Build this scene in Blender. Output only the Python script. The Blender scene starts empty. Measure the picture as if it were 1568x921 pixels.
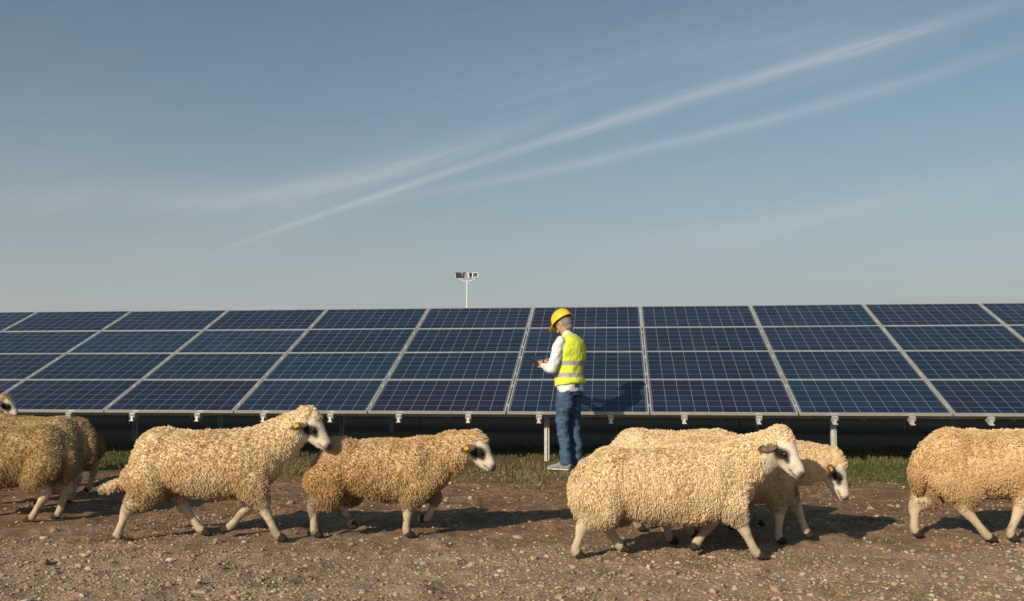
import bpy, math, numpy as np
from mathutils import Vector, Matrix
R_ = math.radians
rng = np.random.default_rng(7)
scene = bpy.context.scene
COL = scene.collection

# ---------------------------------------------------------------- helpers
def hash3(i, j, k, seed):
    h = (i.astype(np.int64)*374761393 + j.astype(np.int64)*668265263 + k.astype(np.int64)*2147483647 + seed*974634777) & 0xFFFFFFFF
    h = ((h ^ (h >> 13))*1274126177) & 0xFFFFFFFF
    h = (h ^ (h >> 16)) & 0xFFFFFFFF
    return h/4294967295.0
def vnoise(P, scale=1.0, seed=0):
    P = np.asarray(P, float)*scale
    F = np.floor(P); f = P-F; f = f*f*(3-2*f)
    i, j, k = F[:, 0], F[:, 1], F[:, 2]
    r = 0
    for a in (0, 1):
        for b in (0, 1):
            for c in (0, 1):
                w = (f[:, 0] if a else 1-f[:, 0])*(f[:, 1] if b else 1-f[:, 1])*(f[:, 2] if c else 1-f[:, 2])
                r = r + w*hash3(i+a, j+b, k+c, seed)
    return r*2-1
def fnoise(P, scale, seed, octv=3):
    r = 0; a = 1; t = 0
    for o in range(octv):
        r = r+a*vnoise(P, scale*2**o, seed+o*17); t += a; a *= .5
    return r/t
def unit(v):
    v = np.asarray(v, float); return v/(np.linalg.norm(v)+1e-12)

def resample(ctrl, n=5):
    C = np.asarray(ctrl, float)
    if len(C) < 2: return C
    E = np.vstack([2*C[0]-C[1], C, 2*C[-1]-C[-2]])
    out = []
    for s in range(1, len(E)-2):
        p0, p1, p2, p3 = E[s-1:s+3]
        for q in range(n):
            t = q/n
            out.append(.5*((2*p1)+(-p0+p2)*t+(2*p0-5*p1+4*p2-p3)*t*t+(-p0+3*p1-3*p2+p3)*t**3))
    out.append(C[-1])
    O = np.array(out)
    O[:, 3:] = np.maximum(O[:, 3:], .002)
    return O
def tube(ctrl, side=(0, 1, 0), seg=16, n=5, cap=1.0):
    """closed tapered tube; ctrl rows = x,y,z,r_inplane,r_side"""
    O = resample(ctrl, n)
    P = O[:, :3]; T = np.gradient(P, axis=0)
    T /= np.linalg.norm(T, axis=1)[:, None]+1e-9
    rows = [(P[i], T[i], O[i, 3], O[i, 4]) for i in range(len(P))]
    c0, c1 = [], []
    for a in (75, 50, 25):
        k = math.sin(R_(a)); m = math.cos(R_(a))
        r = rows[0]; c0.append((r[0]-r[1]*min(r[2], r[3])*k*cap, r[1], r[2]*m, r[3]*m))
        r = rows[-1]; c1.insert(0, (r[0]+r[1]*min(r[2], r[3])*k*cap, r[1], r[2]*m, r[3]*m))
    allr = c0+rows+c1
    V = []; Fc = []
    side = np.asarray(side, float)
    for p, t, ra, rb in allr:
        S = unit(side-t*np.dot(side, t)); N = np.cross(S, t)
        for q in range(seg):
            a = 2*math.pi*q/seg
            V.append(p+N*ra*math.cos(a)+S*rb*math.sin(a))
    nr = len(allr)
    for i in range(nr-1):
        for q in range(seg):
            a = i*seg+q; b = i*seg+(q+1) % seg
            Fc.append((a, b, b+seg, a+seg))
    Fc.append(tuple(reversed(range(seg)))); Fc.append(tuple(range((nr-1)*seg, nr*seg)))
    return np.array(V), Fc
def merge(parts):
    V = []; Fc = []; o = 0
    for v, f in parts:
        V.append(v); Fc += [tuple(i+o for i in t) for t in f]; o += len(v)
    return np.vstack(V), Fc
def mkmesh(name, V, Fc, smooth=True):
    me = bpy.data.meshes.new(name)
    me.from_pydata([tuple(v) for v in V], [], Fc); me.update()
    if smooth: me.polygons.foreach_set('use_smooth', [True]*len(me.polygons))
    return me
def fastmesh(name, V, F, smooth=False):
    """V (n,3), F (m,k) arrays"""
    me = bpy.data.meshes.new(name); k = F.shape[1]
    me.vertices.add(len(V)); me.vertices.foreach_set('co', V.astype(np.float32).ravel())
    me.loops.add(F.size); me.loops.foreach_set('vertex_index', F.astype(np.int32).ravel())
    me.polygons.add(len(F)); me.polygons.foreach_set('loop_start', np.arange(0, F.size, k, dtype=np.int32))
    me.update(calc_edges=True); me.validate()
    me.polygons.foreach_set('use_smooth', [smooth]*len(me.polygons))
    return me
def obj(name, me, parent=None, mat=None):
    o = bpy.data.objects.new(name, me); COL.objects.link(o)
    if parent is not None: o.parent = parent
    if mat is not None: me.materials.append(mat)
    return o
def empty(name, loc=(0, 0, 0), rz=0):
    e = bpy.data.objects.new(name, None); COL.objects.link(e)
    e.location = loc; e.rotation_euler = (0, 0, rz); e.empty_display_size = .2
    return e
def remesh(V, Fc, voxel, smooth=4):
    me = mkmesh('tmp', V, Fc); o = bpy.data.objects.new('tmp', me); COL.objects.link(o)
    m = o.modifiers.new('r', 'REMESH'); m.mode = 'VOXEL'; m.voxel_size = voxel; m.use_smooth_shade = True
    s = o.modifiers.new('s', 'SMOOTH'); s.iterations = smooth; s.factor = .5
    dg = bpy.context.evaluated_depsgraph_get(); dg.update()
    new = bpy.data.meshes.new_from_object(o.evaluated_get(dg))
    bpy.data.objects.remove(o); bpy.data.meshes.remove(me)
    new.polygons.foreach_set('use_smooth', [True]*len(new.polygons))
    return new
def getv(me):
    a = np.empty(len(me.vertices)*3, np.float32); me.vertices.foreach_get('co', a)
    n = np.empty(len(me.vertices)*3, np.float32); me.vertices.foreach_get('normal', n)
    return a.reshape(-1, 3).astype(float), n.reshape(-1, 3).astype(float)
def setv(me, V):
    me.vertices.foreach_set('co', V.astype(np.float32).ravel()); me.update()
def vcol(me, name, C):
    at = me.color_attributes.new(name, 'FLOAT_COLOR', 'POINT')
    C4 = np.ones((len(C), 4), np.float32); C4[:, :3] = C
    at.data.foreach_set('color', C4.ravel())
def box(c, s, rot=None):
    x, y, z = [q/2 for q in s]
    V = np.array([(-x,-y,-z),(x,-y,-z),(x,y,-z),(-x,y,-z),(-x,-y,z),(x,-y,z),(x,y,z),(-x,y,z)])
    if rot is not None: V = V@np.array(rot).T
    return V+np.array(c), [(3,2,1,0),(4,5,6,7),(0,1,5,4),(1,2,6,5),(2,3,7,6),(3,0,4,7)]

class NT:
    def __init__(s, tree): s.t = tree; s.n = tree.nodes; s.l = tree.links
    def new(s, ty, **k):
        n = s.n.new(ty)
        for a, b in k.items(): setattr(n, a, b)
        return n
    def put(s, sock, v):
        if isinstance(v, bpy.types.NodeSocket): s.l.new(v, sock)
        elif v is not None: sock.default_value = v
    def m(s, op, a, b=None, c=None, clamp=False):
        n = s.new('ShaderNodeMath', operation=op, use_clamp=clamp)
        s.put(n.inputs[0], a); s.put(n.inputs[1], b)
        if c is not None: s.put(n.inputs[2], c)
        return n.outputs[0]
    def noise(s, vec, scale, detail=4, rough=.55, dist=0):
        n = s.new('ShaderNodeTexNoise'); s.put(n.inputs['Vector'], vec)
        n.inputs['Scale'].default_value = scale; n.inputs['Detail'].default_value = detail
        n.inputs['Roughness'].default_value = rough; n.inputs['Distortion'].default_value = dist
        return n.outputs['Fac']
    def ramp(s, f, st):
        n = s.new('ShaderNodeValToRGB'); s.put(n.inputs[0], f); e = n.color_ramp.elements
        while len(e) < len(st): e.new(.5)
        for q, (p, c) in zip(e, st):
            q.position = p; q.color = (c, c, c, 1) if isinstance(c, (int, float)) else (*c, 1)
        return n.outputs[0]
    def mix(s, f, a, b, bt='MIX'):
        n = s.new('ShaderNodeMix', data_type='RGBA', blend_type=bt)
        s.put(n.inputs[0], f)
        for q, v in ((6, a), (7, b)):
            if isinstance(v, tuple) and len(v) == 3: v = (*v, 1)
            s.put(n.inputs[q], v)
        return n.outputs[2]
    def comb(s, x, y, z):
        n = s.new('ShaderNodeCombineXYZ')
        for q, v in enumerate((x, y, z)): s.put(n.inputs[q], v)
        return n.outputs[0]
def mat(name, base=(.5, .5, .5), rough=.7, metal=0, spec=.4):
    m = bpy.data.materials.new(name); m.use_nodes = True
    nt = NT(m.node_tree); b = m.node_tree.nodes['Principled BSDF']
    b.inputs['Base Color'].default_value = (*base, 1)
    b.inputs['Roughness'].default_value = rough; b.inputs['Metallic'].default_value = metal
    b.inputs['Specular IOR Level'].default_value = spec
    return m, nt, b
def noisy(name, base, var=.25, scale=20, rough=.7, metal=0, spec=.4, bump=0, bscale=60):
    m, nt, b = mat(name, base, rough, metal, spec)
    tc = nt.new('ShaderNodeTexCoord').outputs['Object']
    f = nt.noise(tc, scale, 5)
    lo = tuple(c*(1-var) for c in base); hi = tuple(min(1, c*(1+var)) for c in base)
    nt.put(b.inputs['Base Color'], nt.ramp(f, [(.3, lo), (.7, hi)]))
    if bump:
        bn = nt.new('ShaderNodeBump'); bn.inputs['Strength'].default_value = 1; bn.inputs['Distance'].default_value = bump
        nt.put(bn.inputs['Height'], nt.noise(tc, bscale, 4)); nt.put(b.inputs['Normal'], bn.outputs[0])
    return m

# ---------------------------------------------------------------- camera (focal 32 mm, eye height 1 m, tilted up 5 deg)
cd = bpy.data.cameras.new('camera'); cam = bpy.data.objects.new('camera', cd); COL.objects.link(cam)
cd.sensor_width = 36; cd.lens = 36*1393/1568; cd.clip_start = .05; cd.clip_end = 6000
cam.location = (0, 0, 1.0); cam.rotation_euler = (R_(90+4.984), 0, 0)
scene.camera = cam

# ---------------------------------------------------------------- sun + sky
ELEV = 25.0; hd = unit((.60, .80))
L = Vector((hd[0]*math.cos(R_(ELEV)), hd[1]*math.cos(R_(ELEV)), -math.sin(R_(ELEV))))
sd = bpy.data.lights.new('sun', 'SUN'); sd.energy = 5.0; sd.angle = R_(.5); sd.color = (1, .83, .61)
sun = bpy.data.objects.new('sun', sd); COL.objects.link(sun); sun.rotation_euler = L.to_track_quat('-Z', 'Y').to_euler()
sun.location = (-20, -28, 20)

world = bpy.data.worlds.new('World'); scene.world = world; world.use_nodes = True
w = NT(world.node_tree); bg = world.node_tree.nodes['Background']
sky = w.new('ShaderNodeTexSky', sky_type='NISHITA'); sky.sun_disc = False
sky.sun_elevation = R_(ELEV); sky.sun_rotation = math.atan2(-hd[0], -hd[1]) % (2*math.pi)
sky.air_density = 1.0; sky.dust_density = 1.5; sky.ozone_density = 1.5
gen = w.new('ShaderNodeTexCoord').outputs['Generated']
sp = w.new('ShaderNodeSeparateXYZ'); w.put(sp.inputs[0], gen)
X, Y, Z = sp.outputs
Yc = w.m('MAXIMUM', Y, .05)
u = w.m('DIVIDE', X, Yc); v = w.m('DIVIDE', Z, Yc)
def px2uv(px, py):
    a = (px-784)/1393; b = (460.5-py)/1393; p = R_(4.984)
    yy = math.cos(p)-b*math.sin(p); zz = math.sin(p)+b*math.cos(p)
    return a/yy, zz/yy
ds = w.m('SUBTRACT', v, w.m('MULTIPLY', u, .31))
nzA = w.noise(w.comb(w.m('MULTIPLY', u, 3.0), w.m('MULTIPLY', ds, 20.0), 2.0), 1.6, 5, .6, .5)
nzB = w.noise(w.comb(w.m('MULTIPLY', u, 9.0), w.m('MULTIPLY', ds, 100.0), 7.0), 1.5, 4, .65)
TEX = w.m('MAXIMUM', w.m('ADD', w.m('MULTIPLY', nzA, 1.1), w.m('SUBTRACT', w.m('MULTIPLY', nzB, 1.3), .45)), 0.0)
def streak(pts, w0, w1, u0, u1, fade, strength, deg=2):
    q = np.array([px2uv(*p) for p in pts]); co = np.polyfit(q[:, 0], q[:, 1], deg)
    f = float(co[0])
    for c in co[1:]:
        f = w.m('ADD', w.m('MULTIPLY', u, f), float(c))
    d = w.m('SUBTRACT', v, f)
    d = w.m('ADD', d, w.m('MULTIPLY', w.m('SUBTRACT', nzA, .5), w0*1.2))
    wd = w.m('MAXIMUM', w.m('MULTIPLY_ADD', u, w1, w0), w0*.35)
    g = w.m('DIVIDE', d, wd); g = w.m('MULTIPLY', g, g); g = w.m('EXPONENT', w.m('MULTIPLY', g, -1.0))
    a = w.m('DIVIDE', w.m('SUBTRACT', u, u0), fade, clamp=True); b = w.m('DIVIDE', w.m('SUBTRACT', u1, u), fade, clamp=True)
    k = w.m('MULTIPLY', w.m('MULTIPLY', a, b), g)
    return w.m('MULTIPLY', k, strength)
U = lambda px: px2uv(px, 300)[0]
S = [streak([(270,405),(480,340),(600,290),(700,258),(860,207),(1000,165),(1200,108),(1400,52),(1540,8)], .0055, .0085, U(250), U(1640), .24, .50, 3),
     streak([(560,308),(720,290),(900,250),(1100,200),(1300,148),(1520,88)], .0060, .004, U(500), U(1640), .22, .34),
     streak([(300,308),(450,300),(560,265),(700,228),(850,180)], .012, .0, U(180), U(900), .20, .38),
     streak([(150,395),(300,360),(480,310),(650,250)], .025, .0, U(60), U(800), .3, .18),
     streak([(800,400),(1000,365),(1250,335),(1568,268)], .013, .01, U(740), U(1700), .3, .22),
     streak([(0,310),(200,300),(450,300)], .018, .0, U(-300), U(520), .25, .18),
     streak([(600,190),(900,110),(1300,60),(1568,-30)], .05, .0, U(500), U(1800), .35, .14)]
tot = S[0]
for s_ in S[1:]: tot = w.m('ADD', tot, s_)
tot = w.m('MULTIPLY', tot, TEX)
tot = w.m('ADD', tot, w.m('MULTIPLY', w.m('SUBTRACT', nzA, .42, clamp=True), .14))
tot = w.m('MULTIPLY', tot, w.m('GREATER_THAN', Y, .05), clamp=True)
hs = w.new('ShaderNodeHueSaturation'); hs.inputs['Saturation'].default_value = .88; hs.inputs['Value'].default_value = .84
w.put(hs.inputs['Color'], w.mix(1.0, sky.outputs[0], (.76, 1.04, 1.02), 'MULTIPLY'))
el = w.m('MAXIMUM', Z, 0.0)
hz = w.ramp(el, [(0, 1.0), (.08, .88), (.16, .52), (.28, .18), (.5, .02)])
base = w.mix(hz, hs.outputs[0], (4.15, 4.30, 4.35))
skyc = w.mix(tot, base, (5.5, 5.8, 6.0))
w.put(bg.inputs[0], skyc); bg.inputs[1].default_value = .1

# ---------------------------------------------------------------- ground
def axis(lo, hi, step, far, g=1.22):
    a = list(np.arange(lo, hi+1e-6, step)); s = step
    L_ = []; x = lo
    while x > -far: s *= g; x -= s; L_.append(x)
    s = step; x = a[-1]; H = []
    while x < far: s *= g; x += s; H.append(x)
    return np.array(L_[::-1]+a+H)
ax = axis(-5.2, 5.2, .022, 2500); ay = axis(3.3, 9.5, .022, 2500)
GX, GY = np.meshgrid(ax, ay)
def gh(x, y):
    P = np.stack([x, y, np.zeros_like(x)], 1)
    near = np.clip(1-(np.abs(y-7)-5)/10, 0, 1)*np.clip(1-(np.abs(x)-8)/10, 0, 1)
    clod = np.maximum(vnoise(P, 17, 77), 0)**2*.016+np.maximum(vnoise(P, 7, 79)-.3, 0)*.03
    return near*(fnoise(P, 1.3, 3, 3)*.022+fnoise(P, 9, 8, 3)*.012*np.clip((8.5-y)/3, .35, 1)+clod)
GZ = gh(GX.ravel(), GY.ravel())
V = np.stack([GX.ravel(), GY.ravel(), GZ], 1)
nx, ny = len(ax), len(ay)
i = (np.arange(ny-1)[:, None]*nx+np.arange(nx-1)[None]).ravel()
F = np.stack([i, i+1, i+1+nx, i+nx], 1)
gm, nt, b = mat('dirt_ground', rough=.95, spec=.12)
pos = nt.new('ShaderNodeNewGeometry').outputs['Position']
sy = nt.new('ShaderNodeSeparateXYZ'); nt.put(sy.inputs[0], pos)
n1 = nt.noise(pos, 1.1, 6, .6); n2 = nt.noise(pos, 14, 6, .65); n3 = nt.noise(pos, 70, 4, .6)
dirt = nt.ramp(n2, [(.28, (.140, .080, .044)), (.5, (.245, .148, .088)), (.72, (.37, .24, .152))])
grav = nt.ramp(n3, [(.3, (.175, .118, .076)), (.5, (.35, .250, .170)), (.7, (.53, .405, .29))])
zg = nt.m('MULTIPLY_ADD', n1, 3.0, sy.outputs[1])
fg = nt.ramp(nt.m('DIVIDE', nt.m('SUBTRACT', zg, 6.5), 1.6, clamp=True), [(0, 1.0), (1, 0.0)])
c = nt.mix(fg, dirt, grav)
dark = nt.ramp(nt.noise(pos, 2.6, 5, .6), [(.35, .68), (.65, 1.1)])
c = nt.mix(1.0, c, dark, 'MULTIPLY')
soil = nt.ramp(n2, [(.3, (.072, .056, .027)), (.7, (.18, .138, .070))])
fs = nt.ramp(nt.m('DIVIDE', nt.m('SUBTRACT', zg, 10.2), 1.6, clamp=True), [(0, 0.0), (1, 1.0)])
c = nt.mix(fs, c, soil)
nt.put(b.inputs['Base Color'], c)
bn = nt.new('ShaderNodeBump'); bn.inputs['Distance'].default_value = .018; bn.inputs['Strength'].default_value = 1
nt.put(bn.inputs['Height'], nt.m('ADD', nt.m('MULTIPLY', n2, 1.0), nt.m('MULTIPLY', n3, .7))); nt.put(b.inputs['Normal'], bn.outputs[0])
obj('ground', fastmesh('ground', V, F, True), None, gm)

t_ = (1+5**.5)/2
ICO = np.array([(-1,t_,0),(1,t_,0),(-1,-t_,0),(1,-t_,0),(0,-1,t_),(0,1,t_),(0,-1,-t_),(0,1,-t_),(t_,0,-1),(t_,0,1),(-t_,0,-1),(-t_,0,1)])/math.sqrt(1+t_*t_)
ICF = np.array([(0,11,5),(0,5,1),(0,1,7),(0,7,10),(0,10,11),(1,5,9),(5,11,4),(11,10,2),(10,7,6),(7,1,8),(3,9,4),(3,4,2),(3,2,6),(3,6,8),(3,8,9),(4,9,5),(2,4,11),(6,2,10),(8,6,7),(9,8,1)])
def stones(N, ylo, yhi, smin, smax, pw, keep=None):
    y = rng.uniform(ylo, yhi, N); x = rng.uniform(-1, 1, N)*(.62*y+.6)
    if keep is not None:
        k = rng.random(N) < keep(x, y); x = x[k]; y = y[k]; N = len(x)
    s = smin+(smax-smin)*rng.random(N)**pw
    return x, y, s
A = [stones(44000, 3.3, 7.4, .003, .011, 2.4, lambda x, y: np.clip((6.3-y+1.6*vnoise(np.stack([x, y, x*0], 1), .9, 5))/1.4, .06, 1)*np.clip(.75+.6*vnoise(np.stack([x, y, x*0], 1), 3.0, 15), .2, 1)),
     stones(3000, 3.3, 7.5, .010, .024, 2.8, lambda x, y: np.clip((6.3-y)/1.6, .08, 1)),
     stones(70, 3.6, 8.0, .02, .036, 2), stones(4500, 6.2, 10.5, .004, .016, 3)]
x = np.concatenate([a[0] for a in A]); y = np.concatenate([a[1] for a in A]); s = np.concatenate([a[2] for a in A]); N = len(x)
z = gh(x, y)
V = ICO[None]*(1+rng.uniform(-.28, .28, (N, 12, 1)))
V = V*rng.uniform(.65, 1.25, (N, 1, 3))*np.array([1, 1, .7]); th = rng.uniform(0, 6.28, N)
cx, sx = np.cos(th)[:, None], np.sin(th)[:, None]
V = np.stack([V[..., 0]*cx-V[..., 1]*sx, V[..., 0]*sx+V[..., 1]*cx, V[..., 2]], 2)*s[:, None, None]
V[..., 0] += x[:, None]; V[..., 1] += y[:, None]; V[..., 2] += (z+s*.15)[:, None]
F = (ICF[None]+(np.arange(N)*12)[:, None, None]).reshape(-1, 3)
pal = np.array([(.41,.295,.20),(.455,.355,.26),(.345,.245,.16),(.50,.42,.335),(.285,.18,.112),(.41,.285,.18)])
cs = pal[rng.integers(0, 6, N)]*rng.uniform(.62, 1.12, (N, 1))
me = fastmesh('gravel', V.reshape(-1, 3), F); vcol(me, 'scol', np.repeat(cs, 12, 0))
sm, nt, b = mat('stone', rough=.9, spec=.2)
at = nt.new('ShaderNodeVertexColor', layer_name='scol'); po = nt.new('ShaderNodeNewGeometry').outputs['Position']
nt.put(b.inputs['Base Color'], nt.mix(1.0, at.outputs[0], nt.ramp(nt.noise(po, 160, 3), [(.3, .75), (.7, 1.1)]), 'MULTIPLY'))
obj('gravel', me, None, sm)

def grass(N, fn, hmin, hmax, dryb=.5):
    x, y = fn(N); N = len(x)
    h = rng.uniform(hmin, hmax, N)*(1+.6*vnoise(np.stack([x, y, x*0], 1), 2.5, 91)); th = rng.uniform(0, 6.28, N)
    wd = rng.uniform(.0022, .0042, N); ln = rng.uniform(.2, 1.1, N)*h
    d = np.stack([np.cos(th), np.sin(th), 0*th], 1); p = np.stack([-np.sin(th), np.cos(th), 0*th], 1)
    B0 = np.stack([x, y, gh(x, y)-.004], 1); up = np.array([0, 0, 1.])
    M = B0+d*(ln*.3)[:, None]+up*(h*.6)[:, None]; T = B0+d*ln[:, None]+up*h[:, None]*.95
    V = np.stack([B0-p*wd[:, None], B0+p*wd[:, None], M+p*wd[:, None]*.7, M-p*wd[:, None]*.7, T], 1)
    dry = rng.random(N) < np.clip(dryb+.6*vnoise(np.stack([x, y, x*0], 1), .8, 55), .05, .95)
    c = np.where(dry[:, None], np.array([.24, .18, .085]), np.array([.072, .105, .030]))*rng.uniform(.5, 1.25, (N, 1))
    return V, c
def f1(N):
    y = 8.0+rng.random(N)*5.8; x = rng.uniform(-1, 1, N)*(.6*y+.8)
    P = np.stack([x, y, x*0], 1)
    dn = fnoise(P, .9, 21, 3)*1.5+.6*vnoise(P, 4.5, 37)
    k = dn+np.clip((y-9.75)*.55, -1.1, .45)+.12*np.clip(x, -2, 4)*.3 > rng.uniform(-.05, .4, N)
    return x[k], y[k]
def f2(N):
    c = np.array([(-1.13, 4.55), (-2.55, 5.75), (.3, 6.9), (2.6, 6.6), (-.9, 7.4), (1.9, 7.9), (3.9, 8.0), (-3.1, 7.6)])
    c = np.concatenate([c, c, np.stack([rng.uniform(-4.4, 4.4, 34), rng.uniform(4.2, 8.6, 34)], 1)])
    q = c[rng.integers(0, len(c), N)]+rng.normal(0, 1, (N, 2))*np.array([.10, .05])
    return q[:, 0], q[:, 1]
g1 = grass(190000, f1, .014, .066, .33); g2 = grass(3200, f2, .008, .026, .35)
V = np.concatenate([g1[0], g2[0]]); cs = np.concatenate([g1[1], g2[1]]); N = len(V)
o5 = (np.arange(N)*5)[:, None]
F = np.concatenate([o5+np.array([[0, 1, 2]]), o5+np.array([[0, 2, 3]]), o5+np.array([[3, 2, 4]])])
me = fastmesh('grass', V.reshape(-1, 3), F); vcol(me, 'scol', np.repeat(cs, 5, 0))
gmat, nt, b = mat('grass_blade', rough=.7, spec=.2)
at = nt.new('ShaderNodeVertexColor', layer_name='scol'); nt.put(b.inputs['Base Color'], at.outputs[0])
obj('grass', me, None, gmat)

# ---------------------------------------------------------------- solar arrays
TH = R_(23.0); PSI = R_(6.5); PW = 1.72; PH = 1.0; NC0, NC1 = -10, 10
alu = noisy('aluminium', (.62, .62, .60), .08, 8, .42, .55, .5)
steel = noisy('galvanised_steel', (.46, .46, .45), .2, 25, .6, .2, .4)
pm, nt, b = mat('solar_glass', rough=.12, spec=.34)
uv = nt.new('ShaderNodeUVMap', uv_map='UV').outputs[0]
su = nt.new('ShaderNodeSeparateXYZ'); nt.put(su.inputs[0], uv)
def line(x, wdt):
    f = nt.m('FRACT', x); f = nt.m('ABSOLUTE', nt.m('SUBTRACT', f, .5))
    return nt.m('GREATER_THAN', f, .5-wdt)
g = nt.m('MAXIMUM', line(su.outputs[0], .015), line(su.outputs[1], .015))
bb = line(nt.m('ADD', nt.m('MULTIPLY', su.outputs[1], 3.0), .5), .018)
fl = nt.comb(nt.m('FLOOR', su.outputs[0]), nt.m('FLOOR', su.outputs[1]), 0.0)
pr = nt.new('ShaderNodeVertexColor', layer_name='pcol')
wn = nt.new('ShaderNodeTexWhiteNoise', noise_dimensions='3D')
vm = nt.new('ShaderNodeVectorMath', operation='ADD'); nt.put(vm.inputs[0], fl); nt.put(vm.inputs[1], pr.outputs[0]); nt.put(wn.inputs[0], vm.outputs[0])
vor = nt.new('ShaderNodeTexVoronoi'); nt.put(vor.inputs['Vector'], uv); vor.inputs['Scale'].default_value = 9
sc = nt.new('ShaderNodeSeparateColor'); nt.put(sc.inputs[0], pr.outputs[0])
cc = nt.mix(sc.outputs[0], (.0095, .0125, .036), (.0055, .0205, .046))
k = nt.m('ADD', .62, nt.m('MULTIPLY', wn.outputs[0], .7)); k = nt.m('ADD', k, nt.m('MULTIPLY', vor.outputs['Distance'], .40))
k = nt.m('MULTIPLY', k, nt.m('ADD', .72, nt.m('MULTIPLY', sc.outputs[1], .5)))
cc = nt.mix(1.0, cc, nt.comb(k, k, k), 'MULTIPLY')
cc = nt.mix(nt.m('MULTIPLY', bb, .25), cc, (.16, .18, .22)); cc = nt.mix(nt.m('MULTIPLY', g, .85), cc, (.29, .30, .33))
dust = nt.noise(nt.new('ShaderNodeTexCoord').outputs['Object'], 1.7, 6, .65)
cc = nt.mix(nt.m('MULTIPLY', nt.m('SUBTRACT', dust, .35, clamp=True), .05), cc, (.4, .33, .25))
nt.put(b.inputs['Base Color'], cc)
nt.put(b.inputs['Roughness'], nt.ramp(dust, [(.3, .10), (.7, .26)]))

ct, st = math.cos(TH), math.sin(TH)
def SL(x, yl, h=0):
    return np.array([x, yl*ct-h*st, yl*st+h*ct])
Rs = np.array([[1, 0, 0], [0, ct, -st], [0, st, ct]])
def sbox(x, yl, h, s): return box(SL(x, yl, h), s, Rs)
def build_array():
    PV = []; PF = []; uvs = []; pc = []; fr = []; sup = []; post = []; clampp = []
    for cix in range(NC0, NC1):
        for r in range(4):
            x0 = cix*PW+.009; x1 = (cix+1)*PW-.009; y0 = r*PH+.004; y1 = (r+1)*PH-.004
            fx, fy = .017, .011
            tl = rng.normal(0, .0016, 4)
            q = len(PV)
            for n_, (a, c2) in enumerate(((x0+fx, y0+fy), (x1-fx, y0+fy), (x1-fx, y1-fy), (x0+fx, y1-fy))): PV.append(SL(a, c2, tl[n_]))
            PF.append((q, q+1, q+2, q+3)); uvs += [(-.08, -.08), (10.08, -.08), (10.08, 6.08), (-.08, 6.08)]
            row = [.25, .7, .6, .1][r]
            col = (np.clip(row+rng.normal(0, .28), 0, 1), rng.random(), rng.random()); pc += [col]*4
            xm, ym = (x0+x1)/2, (y0+y1)/2
            fr.append(sbox(xm, y0+fy/2, -.012, (x1-x0, fy, .034))); fr.append(sbox(xm, y1-fy/2, -.012, (x1-x0, fy, .034)))
            fr.append(sbox(x0+fx/2, ym, -.012, (fx, y1-y0-2*fy, .0335))); fr.append(sbox(x1-fx/2, ym, -.012, (fx, y1-y0-2*fy, .0335)))
            fr.append(sbox(xm, ym, -.026, (x1-x0-2*fx, y1-y0-2*fy, .004)))
            for yy in (y0+.2, y1-.2): clampp.append(sbox(cix*PW, yy, .003, (.034, .05, .012)))
        for hx in (.0, .5):
            xx = (cix+hx)*PW+.40
            sup.append(sbox(xx, 1.98, -.075, (.045, 4.05, .07)))
            clampp.append(sbox(xx, -.035, -.045, (.07, .035, .045)))
            clampp.append(box(SL(xx, -.04, -.045)+np.array([0, 0, -.038]), (.026, .035, .045)))
            clampp.append(box(SL(xx, -.04, -.045)+np.array([.0, 0, -.064]), (.05, .05, .012)))
    xa, xb = NC0*PW, NC1*PW
    for yl in (.30, 3.25): sup.append(sbox((xa+xb)/2, yl, -.15, (xb-xa, .06, .08)))
    for cix in range(NC0, NC1, 2):
        xx = cix*PW+PW*.27
        for yl in (.33, 3.25):
            top = SL(xx, yl, -.18); H_ = top[2]+.62
            post.append(box((xx, top[1], top[2]-H_/2), (.062, .05, H_)))
            post.append(box((xx, top[1]-.035, top[2]-H_/2), (.012, .02, H_-.004)))
        a = SL(xx, .45, -.25); c2 = SL(xx, 3.25, -.25); c2 = np.array([xx, c2[1], .0])
        post.append(tube([(*a, .02, .02), (*((a+c2)/2), .02, .02), (*c2, .02, .02)], (1, 0, 0), 8, 1))
    return PV, PF, uvs, pc, fr, sup, post, clampp
PV, PF, uvs, pc, fr, sup, post, clampp = build_array()
me_p = mkmesh('panels', PV, PF, False); ul = me_p.uv_layers.new(name='UV'); ul.data.foreach_set('uv', np.array(uvs).ravel()); vcol(me_p, 'pcol', np.array(pc))
me_f = mkmesh('frames', *merge(fr), False); me_s = mkmesh('rafters', *merge(sup), False); me_po = mkmesh('posts', *merge(post), False); me_c = mkmesh('brackets', *merge(clampp), False)
for m_, q in ((me_p, pm), (me_f, alu), (me_s, steel), (me_po, steel), (me_c, alu)): m_.materials.append(q)
per = np.array([math.sin(PSI), math.cos(PSI)])
for q in range(3):  # rows behind the first are unseen, added to shade the ground back there
    o2 = np.array([-.071, 11.07])+per*q*5.9
    e = empty('solar_panel_array', (o2[0], o2[1], .61), -PSI)
    for nm, m_ in (('panels', me_p), ('frames', me_f), ('rafters', me_s), ('brackets', me_c), ('posts', me_po)): obj(nm, m_, e)

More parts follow.
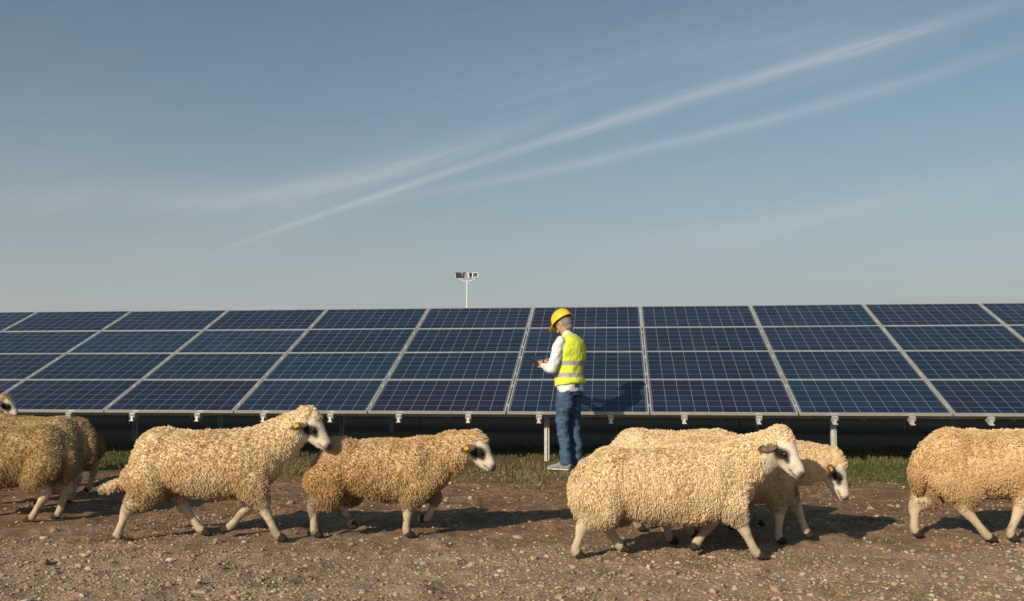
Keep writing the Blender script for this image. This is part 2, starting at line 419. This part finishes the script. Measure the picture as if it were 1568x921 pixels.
# ---------------------------------------------------------------- floodlight mast
fm = empty('floodlight_mast', (-3.82, 77, 0)); white = noisy('white_paint', (.72, .73, .74), .06, 5, .5)
glass, _, gb = mat('lamp_glass', (.05, .055, .06), .15); black = noisy('black_metal', (.03, .03, .032), .2, 10, .5)
P = [tube([(0,0,0,.09,.09),(0,0,5,.07,.07),(0,0,9.4,.05,.05)], (0,1,0), 10), tube([(-.75,0,9.62,.035,.035),(-.4,0,9.42,.035,.035),(0,0,9.36,.035,.035),(.4,0,9.42,.035,.035),(.75,0,9.62,.035,.035)], (0,1,0), 8)]
obj('mast', mkmesh('mast', *merge(P)), fm, white)
hw, hk, hg = [], [], []
for (x, rz, sx, dk) in ((-.74, .25, .50, 1), (-.28, -.7, .30, 1), (.26, .6, .36, 0), (.70, -.2, .46, 0)):
    Rm = Matrix.Rotation(rz, 3, 'Z')@Matrix.Rotation(R_(-18), 3, 'X'); Rm = np.array(Rm); c0 = np.array([x, 0, 9.88])
    (hk if dk else hw).append(box(c0, (sx, .12, .46), Rm)); (hk if dk else hw).append(box(c0+Rm@np.array([0, .11, 0]), (sx*.6, .1, .3), Rm))
    hg.append(box(c0+Rm@np.array([0, -.065, 0]), (sx*.82, .02, .36), Rm))
    hw.append(box(c0+Rm@np.array([sx*.5+.02, 0, -.05]), (.03, .06, .40), Rm)); hw.append(box(c0+Rm@np.array([-sx*.5-.02, 0, -.05]), (.03, .06, .40), Rm))
obj('lamp_housing', mkmesh('h', *merge(hw), False), fm, white); obj('lamp_housing_dark', mkmesh('h', *merge(hk), False), fm, black); obj('lamp_glass', mkmesh('g', *merge(hg), False), fm, glass)

# ---------------------------------------------------------------- sheep
smat, nt, b = mat('sheep_skin', rough=.9, spec=.12)
at = nt.new('ShaderNodeVertexColor', layer_name='scol'); tc = nt.new('ShaderNodeTexCoord').outputs['Object']
nt.put(b.inputs['Base Color'], nt.mix(1.0, at.outputs[0], nt.ramp(nt.noise(tc, 120, 4), [(.3, .75), (.7, 1.12)]), 'MULTIPLY'))
bn = nt.new('ShaderNodeBump'); bn.inputs['Distance'].default_value = .003; nt.put(bn.inputs['Height'], nt.noise(tc, 140, 3)); nt.put(b.inputs['Normal'], bn.outputs[0])
hmat, nt, b = mat('sheep_wool', rough=.95, spec=.04)
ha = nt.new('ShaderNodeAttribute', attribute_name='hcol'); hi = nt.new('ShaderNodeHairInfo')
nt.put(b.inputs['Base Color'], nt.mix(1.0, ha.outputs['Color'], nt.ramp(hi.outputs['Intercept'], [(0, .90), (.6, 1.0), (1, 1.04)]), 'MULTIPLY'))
eyem, _, _ = mat('sheep_eye', (.012, .008, .006), .12); tagm, _, _ = mat('ear_tag', (.80, .50, .02), .4)
earm = noisy('sheep_ear', (.13, .09, .065), .7, 30, .85)

GEN = dict(HN=[(-.40,.42),(-.35,.31),(-.44,.20),(-.40,.05),(-.38,.02)], HF=[(-.38,.42),(-.30,.31),(-.34,.2),(-.24,.06),(-.21,.03)],
           FN=[(.27,.4),(.27,.3),(.27,.19),(.22,.06),(.22,.03)], FF=[(.3,.4),(.33,.3),(.38,.19),(.42,.05),(.45,.02)])
def sheep(X, Y, rot, B, b_, R0, C0, skull, muz, legs=None, tail=None, my=0.0, legdark=0.0, seed=1, tint=(1, 1, 1), N=34000, tagside=-1, dirty=.5, patch=1.0):
    r = np.random.default_rng(seed); L_ = dict(GEN); L_.update(legs or {})
    parts = []; samp = []
    def add(ctrl, lab, side=(0, 1, 0), seg=18, n=5, cap=1.0):
        parts.append(tube(ctrl, side, seg, n, cap)); O = resample(ctrl, n); m_ = len(ctrl)
        for q, o in enumerate(O):
            l = lab if isinstance(lab, int) else lab[min(m_-1, int(round(q/n)))]
            samp.append((*o[:3], (o[3]+o[4])/2, l))
    WOOL, FACE, LEG, HOOF, LW = 0, 1, 2, 3, 4
    ins = .011; Bt = B-ins; bt = b_+ins+.006; D = (Bt-bt)/2; mid = (Bt+bt)/2; Ln = C0-R0-2*ins; x0 = R0+ins
    ctrl = []
    for t, k, dz in ((.17, .74, -.004), (.24, .89, 0), (.36, .95, -.006), (.5, 1.0, -.016), (.64, 1.01, -.016), (.76, .96, -.004), (.84, .80, -.012)):
        ctrl.append((x0+t*Ln, 0, mid+dz+(1-k)*D*.35, D*k, D*.90*(k if k < .95 else 1.0)))
    add(ctrl, WOOL, seg=28)
    add([(x0+.20*Ln, 0, mid+.045, D*.80, D*.78), (x0+.15*Ln, 0, mid-.02, D*.72, D*.80)], WOOL, seg=24)
    add([(C0-.22, 0, mid+.01, D*.80, D*.68), (C0-.13, 0, mid-.02, D*.64, D*.56)], WOOL, seg=24)
    sk = np.array([skull[0], my*.25, skull[1]]); mz = np.array([muz[0], my, muz[1]]); d = unit(mz-sk); Lh = max(np.linalg.norm(mz-sk), .18)
    mz = sk+d*Lh; lat = unit(np.cross((0, 0, 1.), d)); up = np.cross(d, lat)
    n0 = np.array([C0-.20, 0, mid+.04]); n3 = sk-d*.015-up*.005
    n1 = n0*.62+n3*.38+np.array([0, 0, -.004]); n2 = n0*.27+n3*.73+np.array([0, 0, -.006])
    add([(*n0, D*.82, D*.62), (*n1, D*.66, D*.50), (*n2, .118, .094), (*n3, .090, .080)], WOOL, seg=24)
    H = lambda t, h: sk+d*Lh*t+up*h
    add([(*H(-.12, .004), .078, .068), (*H(.08, .008), .080, .069), (*H(.36, .003), .068, .058), (*H(.60, -.004), .052, .043), (*H(.82, -.010), .044, .038), (*H(.95, -.015), .036, .035)],
        [WOOL, FACE, FACE, FACE, FACE, FACE], side=lat, seg=20)
    add([(*H(.12, -.046), .038, .044), (*H(.45, -.042), .034, .034), (*H(.80, -.040), .025, .027)], FACE, side=lat, seg=14)
    for sg in (-1, 1): add([(*(H(.28, .032)+lat*sg*.040), .016, .016), (*(H(.44, .030)+lat*sg*.038), .013, .013)], FACE, side=lat, seg=10)
    add([(*H(-.14, .040), .054, .064), (*H(.14, .050), .042, .052)], WOOL, side=lat, seg=16)
    for sg in (-1, 1): add([(*(H(-.10, -.03)+lat*sg*.030), .055, .045), (*(H(.06, -.045)+lat*sg*.030), .045, .038)], WOOL, side=lat, seg=14)
    for key, sy_ in (('HN', -1), ('HF', 1), ('FN', -1), ('FF', 1)):
        p = L_[key]; hind = key[0] == 'H'; yy = [.095, .105, .088, .082, .082] if hind else [.09, .098, .084, .078, .078]
        rr = [(.135, .086), (.108, .072), (.042, .036), (.028, .027), (.029, .029)] if hind else [(.12, .07), (.082, .058), (.038, .034), (.026, .025), (.029, .029)]
        pts = [(p[q][0], sy_*yy[q], p[q][1]+(.008 if q == 4 else 0), *rr[q]) for q in range(5)]
        a, c2 = np.array(pts[1]), np.array(pts[2]); m1 = a*.45+c2*.55; m1[3] = .070 if hind else .057; m1[4] = .051 if hind else .044
        a, c3 = np.array(pts[2]), np.array(pts[3]); m2 = (a+c3)/2; m2[3:] = (.0245, .0235)
        full = [pts[0], pts[1], tuple(m1), pts[2], tuple(m2), pts[3], pts[4]]
        add(full, [WOOL, WOOL, LW, LEG, LEG, LEG, HOOF], seg=14)
        tip = np.array(pts[4][:3])
        add([(tip[0], tip[1], tip[2]-.002, .023, .030), (tip[0]+.028, tip[1], tip[2]-.010, .015, .025)], HOOF, seg=12)
    if tail is None: tail = [(R0+.06, B-.13), (R0+.005, B-.22), (R0-.002, B-.32), (R0+.01, B-.40)]
    rt = [.040, .036, .032, .022]
    add([(tail[q][0], 0.01*q, tail[q][1], rt[q], rt[q]) for q in range(4)], WOOL, seg=14)
    Vv, Ff = merge(parts)
    me = remesh(Vv, Ff, .0105, 3)
    P, Nn = getv(me); SMP = np.array(samp)
    lab = np.zeros(len(P))
    for c0 in range(0, len(P), 4000):
        dd = np.linalg.norm(P[c0:c0+4000, None]-SMP[None, :, :3], axis=2)/SMP[None, :, 3]
        lab[c0:c0+4000] = SMP[dd.argmin(1), 4]
    wool = np.where(lab == 0, 1.0, np.where(lab == LW, .55, 0.0))
    tt = ((P-sk)@d)/Lh; nearh = np.linalg.norm(P-(sk+d*Lh*.5), axis=1) < .18
    hh = (P-sk)@up; ll = np.abs((P-sk)@lat)
    bare = nearh & ((tt > .24) | ((tt > .08) & (hh < .034) & (hh > -.06) & (ll > .045)))
    wool[bare] = 0
    fold = fnoise(P, 5, seed, 2)*.014
    stap = (1-np.abs(fnoise(P*np.array([1.4, 1.0, .45])+vnoise(P, 8, seed+4)[:, None]*.03, 20, seed+3, 2))*2.2)*.007
    P2 = P+Nn*((fold+stap)*wool)[:, None]
    setv(me, P2)
    cream = np.array([.76, .605, .395])*np.array(tint); tan = np.array([.55, .370, .195])*np.array(tint); dirt_c = np.array([.23, .15, .085])
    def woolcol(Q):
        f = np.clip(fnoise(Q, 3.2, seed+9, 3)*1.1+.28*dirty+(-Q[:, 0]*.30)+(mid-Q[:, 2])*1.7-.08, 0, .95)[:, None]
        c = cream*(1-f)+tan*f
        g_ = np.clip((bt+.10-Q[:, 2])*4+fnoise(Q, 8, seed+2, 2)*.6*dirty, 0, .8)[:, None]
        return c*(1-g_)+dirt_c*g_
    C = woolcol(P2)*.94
    face = ((lab == FACE) | bare) & (wool == 0); C[face] = (.68, .60, .50)
    sh_ = np.clip(fnoise(P, 22, seed+71, 2), 0, 1)[:, None]*face[:, None]*.7; C = C*(1-sh_)+np.array([.34, .25, .17])*sh_
    dk_ = np.array([.026, .020, .016])
    for sg in (-1, 1):
        for (tq, hq, rq) in ((.42, .014, .034), (.30, -.002, .037), (.20, -.004, .030), (.58, .000, .022)):
            e0 = sk+d*Lh*tq+up*hq+lat*sg*.056
            q = np.exp(-(np.linalg.norm(P-e0, axis=1)/(rq*patch))**6)[:, None]*face[:, None]
            C = C*(1-q)+dk_*q
        n_ = H(1.10, -.006)+lat*sg*.016; q = np.exp(-(np.linalg.norm(P-n_, axis=1)/.029)**4)[:, None]*.92
        C = C*(1-q)+np.array([.04, .028, .025])*q
    mo = (np.abs(hh+.030) < .006) & (tt > .72) & face; C[mo] = C[mo]*.3
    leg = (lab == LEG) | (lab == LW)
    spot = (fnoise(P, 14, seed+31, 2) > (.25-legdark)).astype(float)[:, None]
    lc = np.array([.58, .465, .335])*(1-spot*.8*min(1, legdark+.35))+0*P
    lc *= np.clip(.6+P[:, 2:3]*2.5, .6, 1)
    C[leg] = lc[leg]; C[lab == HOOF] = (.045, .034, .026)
    C = np.clip(C, 0, 1); vcol(me, 'scol', C)
    e = empty('sheep', (X, Y, 0), rot)
    obj('body', me, e, smat)
    ev = [tube([(*(sk+d*Lh*.40+up*.018+lat*sg*.058-d*.006), .012, .011), (*(sk+d*Lh*.40+up*.018+lat*sg*.058+d*.006), .012, .011)], tuple(lat), 10, 2) for sg in (-1, 1)]
    obj('eyes', mkmesh('eyes', *merge(ev)), e, eyem)
    ears = []; tags = []
    for sg in (-1, 1):
        b0 = sk+d*Lh*.10+up*.020+lat*sg*.064
        dr = unit(lat*sg*.60-d*.50-np.array([0, 0, .50]))
        sdv = unit(np.cross(dr, lat*sg*.3+up))
        ears.append(tube([(*b0, .008, .017), (*(b0+dr*.035), .007, .027), (*(b0+dr*.075), .006, .026), (*(b0+dr*.115), .004, .010)], tuple(sdv), 14, 4, .4))
        if sg == tagside or tagside == 0:
            tp = b0+dr*.075; nn = unit(np.cross(dr, sdv)); nn = nn if nn@(lat*sg) > 0 else -nn
            M_ = np.stack([dr, sdv, nn], 1); tags.append(box(tp+nn*.012, (.028, .026, .004), M_))
    obj('ears', mkmesh('ears', *merge(ears)), e, earm)
    if tags: obj('ear_tag', mkmesh('tag', *merge(tags), False), e, tagm)
    me.calc_loop_triangles(); T = np.empty(len(me.loop_triangles)*3, np.int32); me.loop_triangles.foreach_get('vertices', T); T = T.reshape(-1, 3)
    hf = (lab[T] == HOOF).any(1); T = T[~hf]; wt = wool[T].mean(1)
    P3, N3 = getv(me)
    ar = np.linalg.norm(np.cross(P3[T[:, 1]]-P3[T[:, 0]], P3[T[:, 2]]-P3[T[:, 0]]), axis=1)
    def sample(n_):
        q = r.choice(len(T), n_, p=ar/ar.sum()); a, b2 = r.random(n_), r.random(n_); m_ = a+b2 > 1; a[m_] = 1-a[m_]; b2[m_] = 1-b2[m_]
        t = T[q]; c_ = 1-a-b2
        f = lambda A_: A_[t[:, 0]]*a[:, None]+A_[t[:, 1]]*b2[:, None]+A_[t[:, 2]]*c_[:, None]
        n2_ = f(N3); return f(P3), n2_/np.linalg.norm(n2_, axis=1)[:, None], wt[q], f(C)
    Mk = 5000
    cp, cn, cw, _c = sample(Mk); hp, hn, hw_, hC = sample(N)
    idx = np.empty(N, int)
    for c0 in range(0, N, 4000):
        q = hp[c0:c0+4000]; idx[c0:c0+4000] = ((q**2).sum(1)[:, None]-2*q@cp.T+(cp**2).sum(1)[None]).argmin(1)
    flow = np.stack([vnoise(cp, 9, seed+61), vnoise(cp, 9, seed+62), vnoise(cp, 9, seed+63)], 1)*.40
    ld = cn+flow+r.normal(0, .09, (Mk, 3))+np.array([-.10, 0, -.70]); ld /= np.linalg.norm(ld, axis=1)[:, None]
    Ll = r.uniform(.012, .018, Mk); short = hw_ < .3
    ln = Ll[idx]*r.uniform(.7, 1.2, N)*np.where(hw_ > .7, 1, .6)
    hd_ = np.linalg.norm(hp-sk, axis=1) < .15; ln[hd_] *= .7
    ln[short] = .005*r.uniform(.7, 1.3, short.sum())
    tip = cp[idx]+ld[idx]*ln[:, None]+r.normal(0, .003, (N, 3))
    ts = np.linspace(0, 1, 4); ph = r.uniform(0, 6.28, N); sv = np.cross(hn, r.normal(0, 1, (N, 3))); sv /= np.linalg.norm(sv, axis=1)[:, None]; sv2 = np.cross(hn, sv)
    pts = np.empty((N, 4, 3)); kk = np.where(short, 0, .24)[:, None]; amp = np.where(short, .0004, .0012)[:, None]
    dir_ = hn*.65+ld[idx]; dir_[short] = (hn*.35+np.array([0, 0, -1.]))[short]
    for q, t in enumerate(ts):
        a = hp+dir_*(ln*t*.66)[:, None]; bq = hp*(1-t)+tip*t
        k = kk*t; base_ = a*(1-k)+bq*k
        pts[:, q] = base_+sv*amp*t*np.sin(ph+t*7)[:, None]+sv2*amp*t*np.cos(ph+t*7)[:, None]
    hc = bpy.data.hair_curves.new('wool'); hc.add_curves([4]*N)
    hc.attributes['position'].data.foreach_set('vector', pts.astype(np.float32).ravel())
    ra = hc.attributes.get('radius') or hc.attributes.new('radius', 'FLOAT', 'POINT')
    rad = np.array([.0015, .0016, .0013, .0005])[None]*np.where(short, .55, 1)[:, None]
    ra.data.foreach_set('value', rad.astype(np.float32).ravel())
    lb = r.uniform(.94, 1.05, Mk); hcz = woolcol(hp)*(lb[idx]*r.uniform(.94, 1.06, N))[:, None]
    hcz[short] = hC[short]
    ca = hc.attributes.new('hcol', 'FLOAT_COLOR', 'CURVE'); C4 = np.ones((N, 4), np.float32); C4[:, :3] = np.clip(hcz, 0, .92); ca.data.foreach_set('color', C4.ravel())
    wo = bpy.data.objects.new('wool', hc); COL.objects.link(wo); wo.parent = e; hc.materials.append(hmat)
    return e

sheep(-1.903, 5.80, 0, .705, .275, -.49, .47, (.61, .725), (.755, .60), dict(
    HN=[(-.38,.42),(-.36,.32),(-.475,.20),(-.53,.05),(-.54,.02)], HF=[(-.33,.42),(-.24,.31),(-.19,.20),(-.08,.06),(-.04,.03)],
    FN=[(.27,.40),(.32,.31),(.375,.20),(.45,.05),(.48,.02)], FF=[(.25,.4),(.25,.31),(.22,.20),(.12,.08),(.08,.05)]),
    tail=[(-.40,.46),(-.50,.38),(-.60,.335),(-.68,.31)], seed=11, my=-.05, dirty=.3)
sheep(-.801, 5.95, 0, .635, .235, -.47, .42, (.555, .575), (.68, .455), dict(
    HN=[(-.39,.38),(-.37,.29),(-.46,.19),(-.45,.05),(-.43,.02)], HF=[(-.36,.38),(-.28,.28),(-.32,.18),(-.26,.09),(-.24,.05)],
    FN=[(.20,.36),(.17,.27),(.14,.18),(.13,.05),(.15,.02)], FF=[(.22,.36),(.25,.29),(.31,.23),(.25,.11),(.21,.09)]),
    seed=22, legdark=.35, my=-.05, tint=(.84, .78, .69), dirty=1.0, patch=1.15)
sheep(.924, 5.24, 0, .635, .195, -.56, .46, (.585, .635), (.68, .49), dict(
    HN=[(-.44,.38),(-.42,.29),(-.53,.19),(-.57,.06),(-.55,.02)], HF=[(-.40,.38),(-.31,.27),(-.38,.17),(-.31,.06),(-.28,.03)],
    FN=[(.28,.38),(.31,.29),(.36,.19),(.43,.05),(.46,.02)], FF=[(.24,.38),(.24,.28),(.22,.18),(.14,.08),(.12,.04)]),
    seed=33, my=-.14, N=48000, dirty=.5, tagside=1)
sheep(1.357, 5.72, 0, .665, .25, -.48, .43, (.61, .475), (.70, .29), dict(
    FN=[(.24,.4),(.26,.3),(.27,.19),(.265,.05),(.28,.02)], FF=[(.3,.4),(.36,.3),(.43,.2),(.48,.07),(.50,.03)]), seed=44, my=-.04, tint=(.95, .92, .86), N=28000)
sheep(1.23, 6.20, 0, .675, .26, -.58, .36, (.50, .50), (.60, .36), seed=55, legdark=.2, N=20000)
sheep(3.136, 5.80, 0, .705, .27, -.58, .42, (.56, .66), (.69, .52), dict(
    HN=[(-.42,.42),(-.34,.31),(-.33,.2),(-.21,.05),(-.18,.02)], HF=[(-.45,.42),(-.46,.3),(-.57,.19),(-.58,.06),(-.56,.02)],
    FN=[(.1,.4),(.06,.3),(.0,.2),(-.06,.06),(-.04,.02)]), seed=66, tint=(.93, .87, .78), dirty=.7, N=34000)
sheep(-3.65, 6.55, math.pi, .685, .25, -.50, .44, (.60, .60), (.72, .47), dict(HF=[(-.36,.42),(-.33,.31),(-.38,.2),(-.30,.05),(-.27,.02)]), seed=77, tint=(.64, .58, .50), dirty=.8, N=22000)
sheep(-3.96, 7.35, math.pi+.15, .715, .27, -.50, .44, (.60, .62), (.72, .50), seed=88, tint=(.64, .58, .50), dirty=.7, N=18000)
sheep(-4.19, 8.3, math.pi-.3, .665, .25, -.50, .44, (.60, .60), (.72, .47), seed=99, tint=(.46, .40, .33), dirty=.9, N=15000)
sheep(-5.76, 9.3, 0, .70, .27, -.50, .44, (.60, .765), (.73, .66), seed=111, tint=(.5, .44, .36), dirty=.8, N=13000)

# ---------------------------------------------------------------- man with helmet, vest and tablet
man = empty('man', (.655, 10.26, .0), R_(143))
skin = noisy('skin', (.47, .27, .18), .12, 30, .55); jeans = noisy('denim', (.045, .085, .155), .35, 25, .9, bump=.003, bscale=45)
shirt = noisy('white_shirt', (.66, .68, .74), .06, 12, .85, bump=.006, bscale=18)
hairm = noisy('grey_hair', (.20, .185, .17), .3, 120, .8, bump=.003, bscale=220)
helm = noisy('yellow_helmet', (.86, .50, .015), .04, 6, .32, spec=.5); shoe = noisy('grey_shoe', (.22, .22, .23), .3, 30, .8)
sole = noisy('white_sole', (.55, .54, .50), .15, 20, .8); tabm, _, _ = mat('tablet_case', (.012, .013, .015), .35); scr, _, _ = mat('tablet_screen', (.02, .03, .05), .08)
vm_, nt, b = mat('hi_vis_vest', rough=.75)
tc = nt.new('ShaderNodeTexCoord').outputs['Object']; so = nt.new('ShaderNodeSeparateXYZ'); nt.put(so.inputs[0], tc)
def band(z0): return nt.m('LESS_THAN', nt.m('ABSOLUTE', nt.m('SUBTRACT', so.outputs[2], z0)), .024)
bd = nt.m('MAXIMUM', band(1.185), band(1.055))
nt.put(b.inputs['Base Color'], nt.mix(bd, nt.ramp(nt.noise(tc, 9, 4), [(.3, (.60, .72, .045)), (.7, (.72, .82, .08))]), (.36, .37, .37)))
bn = nt.new('ShaderNodeBump'); bn.inputs['Distance'].default_value = .016; nt.put(bn.inputs['Height'], nt.noise(tc, 14, 4)); nt.put(b.inputs['Normal'], bn.outputs[0])
def garment(name, parts, material, voxel, wr=(.006, 12), sm=3, seed=0, zs=1.0):
    me = remesh(*merge(parts), voxel, sm); P, Nn = getv(me)
    if wr[0]: setv(me, P+Nn*(fnoise(P*np.array([1, 1, zs]), wr[1], seed+5, 3)*wr[0])[:, None])
    return obj(name, me, man, material)
def leg(sg, k):
    return [(.0, sg*.088, .90, .100, .094), (.015, sg*.092, .74, .096, .088), (k, sg*.092, .50, .072, .066), (k-.03, sg*.094, .32, .066, .060), (k-.045, sg*.095, .12, .064, .060), (k-.045, sg*.095, .055, .068, .064)]
garment('jeans', [tube(leg(1, .05), (0, 1, 0), 20, 5, .15), tube(leg(-1, .02), (0, 1, 0), 20, 5, .15), tube([(-.01, 0, .84, .115, .150), (-.01, 0, .94, .112, .160), (0, 0, 1.0, .108, .155)], (0, 1, 0), 24, 4, .3)], jeans, .011, (.022, 10), 2, 3, 1.8)
shp = []; sol = []
for sg, k in ((1, .05), (-1, .02)):
    shp.append(tube([(k-.085, sg*.095, .055, .040, .036), (k-.03, sg*.097, .060, .052, .042), (k+.05, sg*.102, .045, .036, .046), (k+.13, sg*.108, .034, .022, .044), (k+.165, sg*.11, .030, .016, .034)], (0, 1, 0), 16))
    sol.append(tube([(k-.09, sg*.095, .012, .012, .038), (k+.0, sg*.098, .012, .012, .042), (k+.10, sg*.105, .012, .012, .048), (k+.17, sg*.11, .014, .011, .036)], (0, 1, 0), 16))
obj('shoes', mkmesh('shoes', *merge(shp)), man, shoe); obj('soles', mkmesh('soles', *merge(sol)), man, sole)
torso = [(.0, 0, .865, .132, .176), (.005, 0, .95, .136, .178), (.02, 0, 1.08, .138, .176), (.010, 0, 1.22, .136, .186), (-.010, 0, 1.36, .130, .194), (.005, 0, 1.44, .098, .170), (.030, 0, 1.495, .064, .085), (.050, 0, 1.53, .056, .058)]
el = {1: (.065, .268, 1.115), -1: (.08, -.260, 1.13)}; wr_ = {1: (.285, .135, 1.165), -1: (.30, -.10, 1.18)}
arms = []
for sg in (1, -1):
    e_, w__ = np.array(el[sg]), np.array(wr_[sg])
    arms.append(tube([(.010, sg*.168, 1.430, .064, .064), (.015, sg*.210, 1.36, .064, .062), (.04, sg*.245, 1.23, .060, .057), (*e_, .056, .053)], (0, 1, 0), 16))
    arms.append(tube([(*e_, .054, .053), (*(e_*.5+w__*.5), .050, .049), (*(e_*.12+w__*.88), .037, .037)], (0, 0, 1), 16))
garment('shirt', [tube(torso, (0, 1, 0), 28, 5, .1)]+arms, shirt, .010, (.020, 14), 2, 7)
vt = [(z_[0], 0, z_[2], z_[3]+.018, z_[4]+.014) for z_ in torso if .94 <= z_[2] <= 1.46]
vt[0] = (.0, 0, .945, .160, .198); vt[-1] = (.005, 0, 1.445, .110, .168)
vt.append((.020, 0, 1.50, .074, .108))
garment('vest', [tube(vt, (0, 1, 0), 28, 5, .08)], vm_, .010, (.020, 8), 2, 13)
hp_ = np.array([.088, 0, 1.628]); tilt = Matrix.Rotation(R_(34), 3, 'Y'); TM = np.array(tilt)
def hl(x, y, z): return hp_+TM@np.array([x, y, z])
def hseg(lst, side=(0, 1, 0), **k): return tube([(*hl(*q[:3]), q[3], q[4]) for q in lst], side, **k)
head = [tube([(.01, 0, 1.42, .062, .070), (.035, 0, 1.50, .056, .056), (.070, 0, 1.58, .056, .055)], (0, 1, 0), 16),
        hseg([(-.005, 0, .085, .060, .052), (-.005, 0, .05, .092, .074), (0, 0, 0, .097, .077), (.015, 0, -.05, .080, .066), (.032, 0, -.092, .052, .046), (.040, 0, -.112, .030, .030)], n=4, seg=20),
        hseg([(.088, 0, .02, .012, .010), (.105, 0, -.015, .014, .012), (.112, 0, -.032, .013, .015)], seg=10, n=2),
        hseg([(.080, 0, -.062, .012, .022), (.080, 0, -.074, .012, .020)], seg=10, n=2),
        tube([(0, 0, .95, .09, .13), (0, 0, 1.2, .09, .13), (-.0, 0, 1.4, .07, .14)], (0, 1, 0), 16)]
for sg in (1, -1):
    head.append(hseg([(-.008, sg*.078, .020, .018, .008), (-.012, sg*.084, .0, .018, .008), (-.004, sg*.078, -.028, .011, .007)], seg=12, n=3))
    e_, w__ = np.array(el[sg]), np.array(wr_[sg])
    head.append(tube([(0.01, sg*.15, 1.42, .045, .045), (*e_, .036, .036)], (0, 1, 0), 12)); head.append(tube([(*e_, .036, .036), (*w__, .025, .028)], (0, 0, 1), 12))
me = remesh(*merge(head), .0065, 2); obj('body', me, man, skin)
eyes = [hseg([(.084, sg*.032, .008, .008, .009), (.088, sg*.032, .008, .008, .009)], seg=8, n=2) for sg in (1, -1)]
obj('eyes', mkmesh('eyes', *merge(eyes)), man, eyem)
hr = [hseg([(-.030, 0, .07, .075, .076), (-.030, 0, .02, .082, .083), (-.035, 0, -.03, .072, .074), (-.036, 0, -.062, .052, .058)], seg=20, n=4)]
for sg in (1, -1): hr.append(hseg([(.02, sg*.074, .05, .016, .010), (.018, sg*.077, .01, .012, .008)], seg=8, n=3))
garment('hair', hr, hairm, .007, (.008, 60), 1, 5)
for sg in (1, -1):
    e_, w__ = np.array(el[sg]), np.array(wr_[sg]); fd = unit(w__-e_); fd = unit(fd*.8+np.array([.35, -sg*.12, 0]))
    sd_ = unit(np.array([0, 0, 1.])-fd*fd[2]); nrm = np.cross(fd, sd_)
    hps = [tube([(*(w__-fd*.02), .024, .026), (*(w__+fd*.02), .018, .036), (*(w__+fd*.075), .014, .040)], tuple(sd_), 14)]
    inn = -nrm*np.sign(np.dot(nrm, (0, sg, 0)))
    for q, (o_, l_) in enumerate(((.030, .072), (.010, .082), (-.010, .076), (-.029, .060))):
        b0 = w__+fd*.075+sd_*o_
        hps.append(tube([(*b0, .0095, .0095), (*(b0+fd*l_*.45), .009, .009), (*(b0+fd*l_*.75+inn*.018), .0085, .0085), (*(b0+fd*l_*.8+inn*.038), .007, .007)], tuple(sd_), 10, 3))
    t0 = w__+fd*.025+sd_*.030
    hps.append(tube([(*t0, .013, .013), (*(t0+fd*.030+sd_*.018+inn*.012), .011, .011), (*(t0+fd*.058+sd_*.016+inn*.028), .009, .009)], tuple(sd_), 10, 3))
    me = remesh(*merge(hps), .004, 1); obj('hand', me, man, skin)
tc0 = np.array([.43, .03, 1.225])
Rt = np.array(Matrix.Rotation(R_(-30), 3, 'Y'))
obj('tablet', mkmesh('tablet', *box(tc0, (.185, .250, .012), Rt), False), man, tabm)
obj('tablet_screen', mkmesh('tablets', *box(tc0+Rt@np.array([0, 0, .007]), (.165, .225, .002), Rt), False), man, scr)
HV = []; HF_ = []; seg = 40; rings = []
for a in np.linspace(88, 0, 9): rings.append((math.cos(R_(a)), math.sin(R_(a)), 0))
rings += [(1.0, -.12, 0), (1.03, -.16, 1), (1.03, -.20, 1), (.97, -.17, 0), (.96, -.1, 0)]
for (rr_, zz, br) in rings:
    for q in range(seg):
        a = 2*math.pi*q/seg; cx_, sy_ = math.cos(a), math.sin(a)
        ex = br*(.010+.055*max(0, cx_)**3)
        x_ = .130*rr_*cx_+ex*cx_; y_ = .108*rr_*sy_+ex*sy_; z_ = .115*zz-br*.02*max(0, cx_)**3
        if zz > .25 and abs(y_) < .022 and rr_ > .02: z_ += .008
        HV.append(hl(x_-.008, y_, z_+.062))
for i_ in range(len(rings)-1):
    for q in range(seg):
        a = i_*seg+q; b2 = i_*seg+(q+1) % seg; HF_.append((a, a+seg, b2+seg, b2))
HF_.append(tuple(range(seg)))
obj('helmet', mkmesh('helmet', HV, HF_), man, helm)

scene.view_settings.view_transform = 'Standard'; scene.view_settings.look = 'None'; scene.view_settings.exposure = 0
